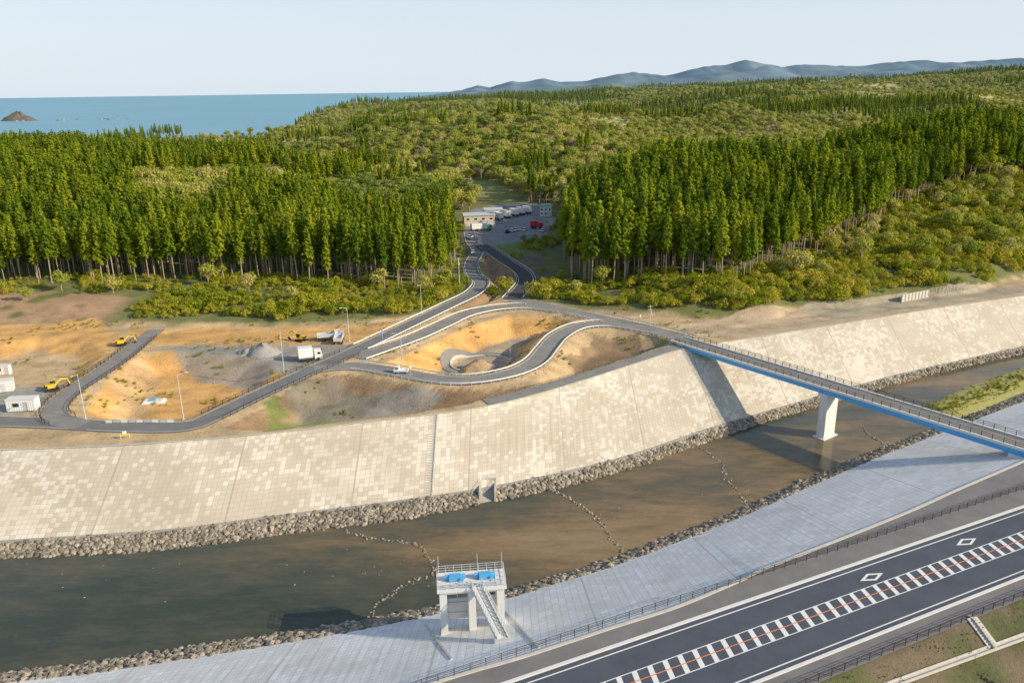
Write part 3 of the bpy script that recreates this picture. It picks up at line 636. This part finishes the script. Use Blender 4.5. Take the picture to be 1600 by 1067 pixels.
while t<Lb:m.box(bp(t,-2.68,-.15),(.12,.12,.8),0,ang);m.box(bp(t,2.68,-.15),(.12,.12,.8),0,ang);t+=3.
m.obj('girder_stiffeners',['blue'],parent=br)
m=MB()
for o_ in(2.65,-2.65):
    t=0
    while t<Lb:m.box(bp(t,o_,1.4),(.1,.1,1.0),0,ang);t+=2.
    for z in(1.2,1.55,1.9):m.beam(bp(-2,o_,z),bp(Lb,o_,z),.06,.06)
m.obj('railings',['dark'],parent=br)
pb=S(1300,676,ZW);tp=(pb-A)@D
m=MB();m.box(bp(tp,0,-6.4),(1.9,4.2,10.4),0,ang);m.box(bp(tp,0,-1.15),(2.3,5.6,.95),0,ang);m.box(bp(tp,0,-12),(3,5.5,1.),0,ang)
m.obj('pier',['concw'],parent=br)
m=MB();m.box(bp(.2,0,-1.2),(2.2,5.7,2.9),0,ang);m.box(bp(Lb-4,0,-1.7),(3,6.2,2.1),0,ang);m.obj('abutments',['concw'],parent=br)
# ------------------------------------------------------------ sluice gate tower
tw=S(736,905,1.2);rz=math.radians(6);g=empty('sluice_gate_tower',(tw[0],tw[1],0),rz)
m=MB();m.box((0,0,1.0),(9.4,4.2,.5));m.box((0,0,.55),(8.8,3.6,.4));m.obj('platform',['concw'],parent=g)
m=MB()
for x_ in(-3.9,0,3.9):m.box((x_,-.1,-5.2),(1.0,3.2,11.1))
m.box((0,1.2,-10),(9,1.2,3));m.obj('piers',['concw'],parent=g)
m=MB()
for x_ in(-1.95,1.95):m.box((x_,.6,-3.6),(2.9,.25,3.2));m.box((x_,.42,-2.6),(2.9,.1,.15));m.box((x_,.42,-4.2),(2.9,.1,.15));m.cyl((x_,.6,-2),(x_,.6,.4),.06)
m.obj('gates',['galv'],parent=g)
m=MB()
for x_ in(-2.2,1.9):m.box((x_,0,1.75),(1.6,.9,.7));m.cyl((x_-1.4,.2,1.7),(x_+1.4,.2,1.7),.38,n=10);m.box((x_+.9,-.4,1.6),(.5,.5,.6))
m.obj('hoists',['blue'],parent=g)
m=MB()
for z in(1.6,2.,2.35):
    for a,b in(((-4.6,-2),(4.6,-2)),((4.6,-2),(4.6,2)),((4.6,2),(-4.6,2)),((-4.6,2),(-4.6,-2))):m.beam((*a,z),(*b,z),.06,.06)
for i in range(9):
    for y_ in(-2,2):m.box((-4.6+i*1.15,y_,1.8),(.07,.07,1.15))
for x_ in(-4.6,4.6):
    for y_ in(-1,0,1):m.box((x_,y_,1.8),(.07,.07,1.15))
for x_,y_ in((-4.4,1.9),(4.4,1.9),(1,1.9)):m.cyl((x_,y_,1.2),(x_,y_,4.0),.04,n=5)
m.obj('railings',['galv'],parent=g)
we=Pt(786,1001);cr_,sr_=math.cos(-rz),math.sin(-rz);dx,dy=we[0]-tw[0],we[1]-tw[1];le=np.array([dx*cr_-dy*sr_,dx*sr_+dy*cr_,we[2]+.4]);ls=np.array([.6,-1.6,1.35])
m=MB();m.beam(ls,le,1.5,.12)
for s_ in(-.75,.75):
    o_=np.array([s_,0,0]);m.beam(ls+o_+[0,0,-.1],le+o_+[0,0,-.1],.14,.4)
    for z in(.5,1.05):m.beam(ls+o_+[0,0,z],le+o_+[0,0,z],.07,.07)
    for k in range(13):
        q=ls+(le-ls)*k/12+o_;m.box(q+[0,0,.5],(.07,.07,1.1))
for k in range(40):
    q=ls+(le-ls)*k/39;m.box(q+[0,0,.1],(1.4,.06,.05))
m.box(le+[0,0,-.3],(2.2,1.2,.8));m.obj('access_walkway',['galv'],parent=g)
m=MB()
for u,v_,u2,v2 in((664,975,706,1030),(790,955,842,1012)):
    a=Pt(u,v_);b=Pt(u2,v2);m.beam(a+[0,0,.02],b+[0,0,.02],.3,.25)
m.obj('levee_edge_beam',['conc'])
# inlet culvert on the far levee
xb=xi;m=MB();yb=float(B(xb))
m.box((xb-1.5,yb-.6,-10.5),(.4,4.2,1.9));m.box((xb+1.5,yb-.6,-10.5),(.4,4.2,1.9));m.box((xb,yb+1.7,-9.7),(3.4,.45,1.6));m.obj('drainage_outfall',['conc'])
m=MB();m.box((xb,yb+1.42,-10.0),(1.6,.1,1.3));m.obj('outfall_gate',['dark'])
m=MB()
for s_ in(-1,1):
    for k in range(5):m.box((xb+s_*1.6,yb+1.4-.9*k,-9.2-.12*k),(.06,.06,1.))
    m.beam((xb+s_*1.6,yb+1.4,-8.75),(xb+s_*1.6,yb-2.2,-9.2),.05,.05)
m.obj('outfall_handrail',['galv'])
st=MB()
def stair(u,v_,wd):
    p=S(u,v_,0);x_=p[0];t_=float(T(x_));b_=float(B(x_));n_=34
    for k in range(n_):
        q=(k+.5)/n_;st.box((x_,t_+(b_-t_)*q,ZB*q-.1),(wd,(t_-b_)/n_*.6,.32))
    for s_ in(-1,1):st.beam((x_+s_*(wd/2+.15),t_,.02),(x_+s_*(wd/2+.15),b_,ZB+.02),.22,.18)
stair(676,647,1.7);st.obj('levee_stairs',['conc'])
# ------------------------------------------------------------ street furniture
def lamp(u,v_,h,name='street_lamp',arm=1.6,az=0):
    p=Pt(u,v_);m=MB();m.cyl((0,0,0),(0,0,h),.11,.06,8);m.box((0,0,.1),(.5,.5,.2))
    m.cyl((0,0,h-.1),(arm,0,h+.3),.05,.04,6);m.box((arm+.25,0,h+.3),(.75,.3,.14));m.obj(name,['galv'],p,az)
def upole(u,v_,h):
    p=Pt(u,v_);m=MB();m.cyl((0,0,-.3),(0,0,h),.17,.1,8);m.box((0,0,h-.5),(1.6,.1,.12));m.box((0,0,h-1.3),(1.2,.1,.12));m.cyl((.3,0,h-2.6),(.3,0,h-1.7),.2,n=8);m.obj('utility_pole',['conc'],p,rng.uniform(0,3))
for u,v_,h in((134,655,10),(287,655,10),(444,582,11),(546,533,9.5),(629,577,9),(797,560,11),(659,490,9)):lamp(u,v_,h,az=rng.uniform(0,6))
for u,v_,h in((718,452,11),(1015,508,6)):upole(u,v_,h)
def sign(u,v_,c='white'):
    p=Pt(u,v_);m=MB();m.cyl((0,0,0),(0,0,2.6),.05,n=6);m.cyl((-.04,0,2.4),(.02,0,2.4),.35,n=14,m=1);m.obj('traffic_sign',['galv',c],p,rng.uniform(0,3))
sign(1000,506);sign(598,531,'blue');sign(642,588,'white')
# ------------------------------------------------------------ vehicles
def wheels(m,xs_,w,r,mi):
    for x_ in xs_:
        for s_ in(-1,1):m.cyl((x_,s_*(w/2-.22),r),(x_,s_*(w/2+.02),r),r,n=12,m=mi)
def car(u,v_,az,c='white',name='parked_car'):
    p=Pt(u,v_);m=MB();m.prof([(-2.1,.35),(2.1,.35),(2.15,.75),(1.3,.92),(-1.95,.98),(-2.15,.8)],-.83,.83,0)
    m.prof([(-1.75,.97),(1.0,.92),(.35,1.42),(-1.35,1.46)],-.76,.76,1,.14);m.prof([(-1.3,1.45),(.3,1.41),(.25,1.47),(-1.25,1.5)],-.6,.6,0);wheels(m,(-1.3,1.3),1.66,.32,2);m.obj(name,[c,'glass','rub'],p,az)
def truck(u,v_,az,L=9.,bc='white',cc='white',name='box_truck'):
    p=Pt(u,v_);m=MB();m.box((0,0,.85),(L,.9,.25),3);x1=L/2
    m.prof([(x1-1.9,.6),(x1,.6),(x1+.05,1.5),(x1-.2,2.75),(x1-1.9,2.8)],-1.1,1.1,1)
    m.box((x1-.03,0,2.0),(.2,1.9,.75),2);m.box((x1-.8,0,2.05),(.8,2.24,.6),2)
    m.box((-1.1,0,2.35),(L-2.4,2.4,2.7),0);m.box((-1.1,0,1.15),(L-2.3,2.44,.14),3);wheels(m,(x1-1.1,-x1+1.2,-x1+2.4),2.3,.48,3);m.obj(name,[bc,cc,'glass','rub'],p,az)
def dump(u,v_,az,cc='white'):
    p=Pt(u,v_);m=MB();m.box((0,0,.85),(6.4,.9,.25),3)
    m.prof([(1.5,.6),(3.2,.6),(3.25,1.4),(3.0,2.5),(1.5,2.55)],-1.1,1.1,0);m.box((3.14,0,1.85),(.2,1.9,.65),2);m.box((2.4,0,1.9),(.7,2.24,.55),2)
    m.prof([(-3.2,1.1),(1.3,1.1),(1.3,2.1),(-3.4,2.0)],-1.15,-1.05,1);m.prof([(-3.2,1.1),(1.3,1.1),(1.3,2.1),(-3.4,2.0)],1.05,1.15,1);m.box((1.25,0,1.65),(.1,2.2,1.1),1);m.box((-1,0,1.15),(4.4,2.2,.12),1);m.box((-3.3,0,1.55),(.1,2.2,.9),1)
    wheels(m,(2.2,-1.4,-2.5),2.3,.48,3);m.obj('dump_truck',[cc,'galv','glass','rub'],p,az)
def kei(u,v_,az):
    p=Pt(u,v_);m=MB();m.prof([(.45,.4),(1.7,.4),(1.7,1.0),(1.35,1.8),(.5,1.85)],-.7,.7,0);m.prof([(1.42,1.05),(1.73,1.05),(1.45,1.7),(1.35,1.7)],-.62,.62,1)
    m.box((.95,0,1.45),(.7,1.43,.4),1);m.box((-.65,0,.62),(2.15,1.4,.14),0)
    for s_ in(-.68,.68):m.box((-.65,s_,.85),(2.15,.05,.35),0)
    m.box((-1.7,0,.85),(.05,1.4,.35),0);wheels(m,(1.1,-1.1),1.4,.28,2);m.obj('kei_truck',['white','glass','rub'],p,az)
def excav(u,v_,az,sw=.4,s=.82):
    p=Pt(u,v_);m=MB()
    for y_ in(-1.05,1.05):m.prof([(-1.5,0),(1.5,0),(1.85,.4),(1.5,.8),(-1.5,.8),(-1.85,.4)],y_-.28,y_+.28,2)
    m.box((0,0,.95),(1.6,1.6,.3),2);ca_,sa_=math.cos(sw),math.sin(sw)
    X=np.array([ca_,sa_,0]);Y=np.array([-sa_,ca_,0]);Z=np.array([0,0,1.])
    def L(a,b,c):return X*a+Y*b+Z*c
    m.box(L(-.5,0,1.65),(2.7,2.2,1.1),0,ax=(X,Y,Z));m.box(L(-1.6,0,1.6),(.6,2.2,.9),2,ax=(X,Y,Z));m.box(L(.45,.65,2.35),(1.3,.9,1.5),1,ax=(X,Y,Z));m.box(L(.45,.65,3.12),(1.35,.95,.1),0,ax=(X,Y,Z))
    a=L(.8,-.2,1.6);b=L(2.7,-.2,3.4);c=L(4.6,-.2,2.9);d=L(5.1,-.2,1.1)
    m.beam(a,b,.35,.45,0);m.beam(b,c,.3,.36,0);m.beam(c,d,.26,.32,0);m.cyl(L(1.1,-.2,1.9),L(2.1,-.2,2.5),.1,n=6,m=2);m.cyl(L(2.9,-.2,3.8),L(4.4,-.2,3.3),.09,n=6,m=2)
    m.beam(L(5.05,-.2,1.15),L(4.6,-.2,.6),.8,.5,2);m.beam(L(4.6,-.2,.65),L(4.2,-.2,.4),.8,.2,2);o=m.obj('excavator',['yel','glass','rub'],p,az);o.scale=(s,s,s)
kei(627,583,math.radians(175));car(739,396,math.radians(95),'white','white_car')
excav(190,540,.3,.2,.75);excav(470,533,2.6,.3,.75);excav(82,610,.5,.2,.75)
truck(485,563,math.radians(20),6.,'white','white');dump(515,531,math.radians(15));dump(530,534,math.radians(95),'galv')
def cont(u,v_,az,c='white',nm='site_container',d=(6,2.4,2.6)):
    p=Pt(u,v_);m=MB();m.box((0,0,d[2]/2+.15),d,0);m.box((0,0,d[2]+.2),(d[0]+.2,d[1]+.2,.12),1)
    for k in range(int(d[0]/.5)):m.box((-d[0]/2+.25+k*.5,-d[1]/2-.02,d[2]/2+.15),(.08,.06,d[2]-.2),1)
    m.box((1,-d[1]/2-.03,1.2),(.9,.08,2.),2);m.box((-1,-d[1]/2-.03,1.6),(1.2,.08,.8),3);m.obj(nm,[c,'concw','galv','glass'],p,az)
cont(38,640,.1);cont(0,612,.4,'concw');cont(8,585,.1,'white','portable_toilet',(3,1.5,2.3))
def mound(nm,u,v_,r,h,mt):
    p=Pt(u,v_);n=22;vs=[];fs=[]
    for i in range(9):
        for j in range(n):
            a=2*math.pi*j/n;rr=r*i/8*(1+.5*(vn(math.cos(a)*3+p[0],math.sin(a)*3,1.3,2)-.5));vs.append((rr*math.cos(a),rr*.8*math.sin(a),h*(1-(i/8)**1.2)+.9*(vn(i*1.3+p[0],j*1.1,1.2,5)-.5)*(i<8)-(.3 if i==8 else 0)))
    for i in range(8):
        for j in range(n):fs.append((i*n+j,(i+1)*n+j,(i+1)*n+(j+1)%n,i*n+(j+1)%n))
    meshobj(nm,vs,fs,[M[mt]],smooth=True,loc=p)
mound('gravel_pile',412,552,5.2,2.8,'gravel');mound('gravel_pile',385,552,3,1.2,'gravel');mound('dirt_mound',748,578,5.2,3.0,'soil');mound('dirt_mound',763,575,3,1.6,'gravel')
p=Pt(241,628);m=MB();m.prof([(-2.6,0),(2.6,0),(2.2,.5),(-2.2,.5)],-1.2,1.2,0,.2);m.prof([(-1,.5),(.6,.5),(.4,.8),(-.8,.8)],-.8,.8,1,.2);m.obj('tarp_covered_stack',['white','blue'],p,.1)
p=Pt(196,685);m=MB()
for x_ in(-.8,.8):m.cyl((x_,0,0),(x_,0,1.1),.04,n=6,m=1)
m.box((0,0,.8),(1.9,.06,.35),0);m.box((0,.05,1.3),(.7,.05,.6),1);m.obj('site_barrier',['yel','white'],p,.3)
m=MB()
for i in range(9):m.box((i*1.6,0,.5),(1.4,.06,.6),i%2);m.box((i*1.6-.6,0,.4),(.06,.06,.9),1)
a=Pt(170,662);m.obj('construction_barricade',['white','galv'],a,.0)
# car park
for k,(u,v_) in enumerate(((778,343),(790,340),(802,337),(812,335),(822,333))):truck(u,v_,math.radians(115),9,['white','concw'][k%2],['grn','white'][k%2])
truck(752,361,math.radians(20),10,'white','grn');truck(838,357,math.radians(5),6,'red','red','red_truck')
for u,v_,c in((793,364,'dark'),(800,362,'white'),(806,361,'white'),(812,360,'white'),(819,361,'white'),(766,350,'white'),(848,362,'white'),(735,372,'white')):car(u,v_,math.radians(80),c)
def bld(nm,u,v_,az,w,d,h,wall,roof,pitch=1.,nw=4):
    p=Pt(u,v_);e=empty(nm,(p[0],p[1],p[2]-.3),az)
    m=MB();m.box((0,0,h/2),(w,d,h));m.add([(-w/2,-d/2,h),(-w/2,d/2,h),(-w/2,0,h+pitch)],[(0,2,1)],0);m.add([(w/2,-d/2,h),(w/2,d/2,h),(w/2,0,h+pitch)],[(0,1,2)],0);m.obj('walls',[wall],parent=e)
    W2=w/2+.4;D2=d/2+.4;zz=h-.4*pitch/(d/2)+.08
    m=MB();m.add([(-W2,-D2,zz),(W2,-D2,zz),(W2,0,h+pitch+.08),(-W2,0,h+pitch+.08),(W2,D2,zz),(-W2,D2,zz)],[(0,1,2,3),(3,2,4,5)],0);m.obj('roof',[roof],parent=e)
    m=MB()
    for k in range(nw):
        x_=-w/2+(k+.5)*w/nw;m.box((x_,-d/2-.03,h*.68),(w/nw*.34,.08,h*.16))
        if h>5:m.box((x_,-d/2-.03,h*.3),(w/nw*.34,.08,h*.16))
    m.obj('windows',['glass'],parent=e);m=MB();m.box((w*.32,-d/2-.06,1.3),(2.2,.1,2.4));m.obj('door',['galv'],parent=e)
bld('warehouse_building',748,350,.15,15,9,5,'beige','roof');bld('warehouse_building',770,338,.15,9,7,4,'concw','roof',.8,3)
bld('site_office_building',853,337,-.1,6,5,5.5,'concw','teal',.5,3);bld('site_office_building',860,352,-.2,5,4,3.0,'beige','teal',.5,2)
for u,v_ in((608,238),(622,243),(590,236),(634,247)):bld('village_house',u,v_,rng.uniform(-.5,.5),11,8,5,'concw','roof',2.2,3)
a=Pt(1408,472);b=Pt(1450,463);c=Pt(1512,453);m=MB();m.beam(a+[0,0,1.],b+[0,0,1.],.5,2.8)
for k in range(9):
    q=a+(b-a)*k/8;m.box(q+[0,-.3,1.],(.25,.3,2.8))
m.obj('retaining_wall',['conc']);fence('net_fence',np.array([b,c]),2.6,[.4,1,1.5,2.,2.6],1.5,['conc'],.09,.03)
# roadside drain
a=Pt(1518,966);b=Pt(1552,1012);m=MB();m.beam(a+[0,0,.1],b+[0,0,.1],1.5,.25)
for k in range(10):
    q=a+(b-a)*(k+.5)/10;m.box(q+[0,0,.28],(1.2,.4,.12),0,math.atan2((b-a)[1],(b-a)[0]))
m.obj('drain_steps',['conc'])
d1=Pt(1600,995);d2=Pt(1410,1064);dd=(d1-d2)/np.linalg.norm(d1-d2);m=MB()
for s_ in(-.35,.35):
    o_=np.array([-dd[1],dd[0],0])*s_;m.beam(d2-dd*20+o_+[0,0,.15],d1+dd*20+o_+[0,0,.15],.14,.35)
m.beam(d2-dd*20+[0,0,.02],d1+dd*20+[0,0,.02],.56,.2);m.obj('concrete_drain',['conc'])
x=rng.uniform(10,130,6000);o_=-rng.uniform(10,40,6000);y=yc(x)+o_/rcos;z=np.array([zall(a,b) for a,b in zip(x,y)]);k=(fbm(x,y,6,3)<.53);scatter('roadside_weeds',np.stack([x,y,z],1)[k],pin,.01,.035)
p=Pt(1588,1066);scatter('roadside_cedar',np.array([[p[0]+1.5,p[1]-2,p[2]-3]]),ced,.3,.32)
# ------------------------------------------------------------ sea, mountains, islet
v=[(-60000,200,-13),(60000,200,-13),(60000,90000,-13),(-60000,90000,-13)];meshobj('sea_water',v,[(0,1,2,3)],[M['sea']])
def mtn(nm,prof,D,depth,seed,mat):
    us=np.linspace(prof[0][0],prof[-1][0],300);vs=np.interp(us,[q[0] for q in prof],[q[1] for q in prof]);rows=np.linspace(-1,1,31);V=[]
    n=len(us)
    for r_ in rows:
        d=fw[None]+rt[None]*((us-800)/FP)[:,None]+up[None]*((533.5-vs)/FP)[:,None];k=D/d[:,1];x=d[:,0]*k;zt=CZ+d[:,2]*k+D*.0006*(vn(us,us*0,9,seed)-.5)*2
        y=D+r_*depth+0*x;rid=1-abs(r_);q=.4+.85*fbm(x,y,1100,seed);wgt=1-sm(0,.22,abs(r_))
        V.append(np.stack([x,y,-13+(zt+13)*rid**.8*(wgt+(1-wgt)*q)],1))
    V=np.vstack(V)
    fs=[(i*n+j,i*n+j+1,(i+1)*n+j+1,(i+1)*n+j) for i in range(len(rows)-1) for j in range(n-1)]
    meshobj(nm,V,fs,[mat],smooth=True)
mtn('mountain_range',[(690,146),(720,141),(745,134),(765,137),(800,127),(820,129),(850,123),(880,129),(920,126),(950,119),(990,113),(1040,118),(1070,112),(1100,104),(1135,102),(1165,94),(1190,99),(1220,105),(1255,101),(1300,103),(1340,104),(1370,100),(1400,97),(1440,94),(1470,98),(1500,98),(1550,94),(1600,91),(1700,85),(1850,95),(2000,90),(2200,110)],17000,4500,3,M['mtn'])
N=NT('hazy_foothill');p=pos(N);f=noise(N,.003,p,6,.65);c=N.ramp(f,[(.35,(.13,.21,.21)),(.65,(.24,.31,.27))]);M['fh']=N.out(N.n('ShaderNodeBsdfDiffuse',{'Color':c}).outputs[0])  # foothill green with blue-grey distance haze painted in
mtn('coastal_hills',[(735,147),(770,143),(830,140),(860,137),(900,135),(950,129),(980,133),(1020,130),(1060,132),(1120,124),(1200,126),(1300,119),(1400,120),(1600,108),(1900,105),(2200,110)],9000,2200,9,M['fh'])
pi=S(30,189,-13)
V=[];n=20
for i in range(7):
    for j in range(n):
        a=2*math.pi*j/n;rr=48*(i/6)*(1+.5*(vn(j*1.1,0,2,3)-.5));V.append((rr*1.3*math.cos(a),rr*math.sin(a),30*(1-(i/6)**1.5)*(.7+.6*vn(i*1.,j*1.,1.5,8))-3))
meshobj('sea_islet',V,[(i*n+j,(i+1)*n+j,(i+1)*n+(j+1)%n,i*n+(j+1)%n) for i in range(6) for j in range(n)],[M['stone']],loc=(pi[0],pi[1],-13))
rk=[]
for k in range(26):rk.append((pi[0]+rng.uniform(-150,450),pi[1]+rng.uniform(-80,60),-13.5))
scatter('sea_rocks',rk,rocks,5,14,None,False)
# ------------------------------------------------------------ light, world, camera
az=math.radians(110);el=math.radians(26)
sd=Vector((math.sin(az)*math.cos(el),math.cos(az)*math.cos(el),math.sin(el)))
l=bpy.data.lights.new('sun','SUN');l.energy=5;l.angle=math.radians(.5);l.color=(1,.87,.64);lo=link(bpy.data.objects.new('sun',l));lo.rotation_euler=sd.to_track_quat('Z','Y').to_euler()
w=bpy.data.worlds.new('World');sc.world=w;w.use_nodes=True;nt=w.node_tree;sk=nt.nodes.new('ShaderNodeTexSky');sk.sky_type='NISHITA';sk.sun_disc=False;sk.sun_elevation=el;sk.sun_rotation=az;sk.air_density=1.0;sk.dust_density=.6;sk.ozone_density=1.5
bg=nt.nodes['Background'];bg.inputs[1].default_value=.15
tc=nt.nodes.new('ShaderNodeTexCoord');sp=nt.nodes.new('ShaderNodeSeparateXYZ');nt.links.new(tc.outputs['Generated'],sp.inputs[0])
cr=nt.nodes.new('ShaderNodeValToRGB');e=cr.color_ramp.elements;e[0].position=0;e[0].color=(.96,.96,.96,1);e[1].position=1;e[1].color=(.05,.05,.05,1)
q=e.new(.12);q.color=(.75,.75,.75,1);q=e.new(.35);q.color=(.25,.25,.25,1);nt.links.new(sp.outputs[2],cr.inputs[0])
mx=nt.nodes.new('ShaderNodeMix');mx.data_type='RGBA';nt.links.new(cr.outputs[0],mx.inputs[0]);nt.links.new(sk.outputs[0],mx.inputs[6]);mx.inputs[7].default_value=(4.8,5.4,6.0,1)
nt.links.new(mx.outputs[2],bg.inputs[0])
cam=bpy.data.cameras.new('camera');cam.sensor_width=36;cam.lens=36*FP/1600;cam.clip_start=1;cam.clip_end=200000
co=link(bpy.data.objects.new('camera',cam));mw=Matrix.Identity(4)
for i in range(3):mw[i][0]=rt[i];mw[i][1]=up[i];mw[i][2]=-fw[i]
mw[2][3]=CZ;co.matrix_world=mw;sc.camera=co
sc.view_settings.view_transform='Standard';sc.view_settings.look='None';sc.view_settings.exposure=0
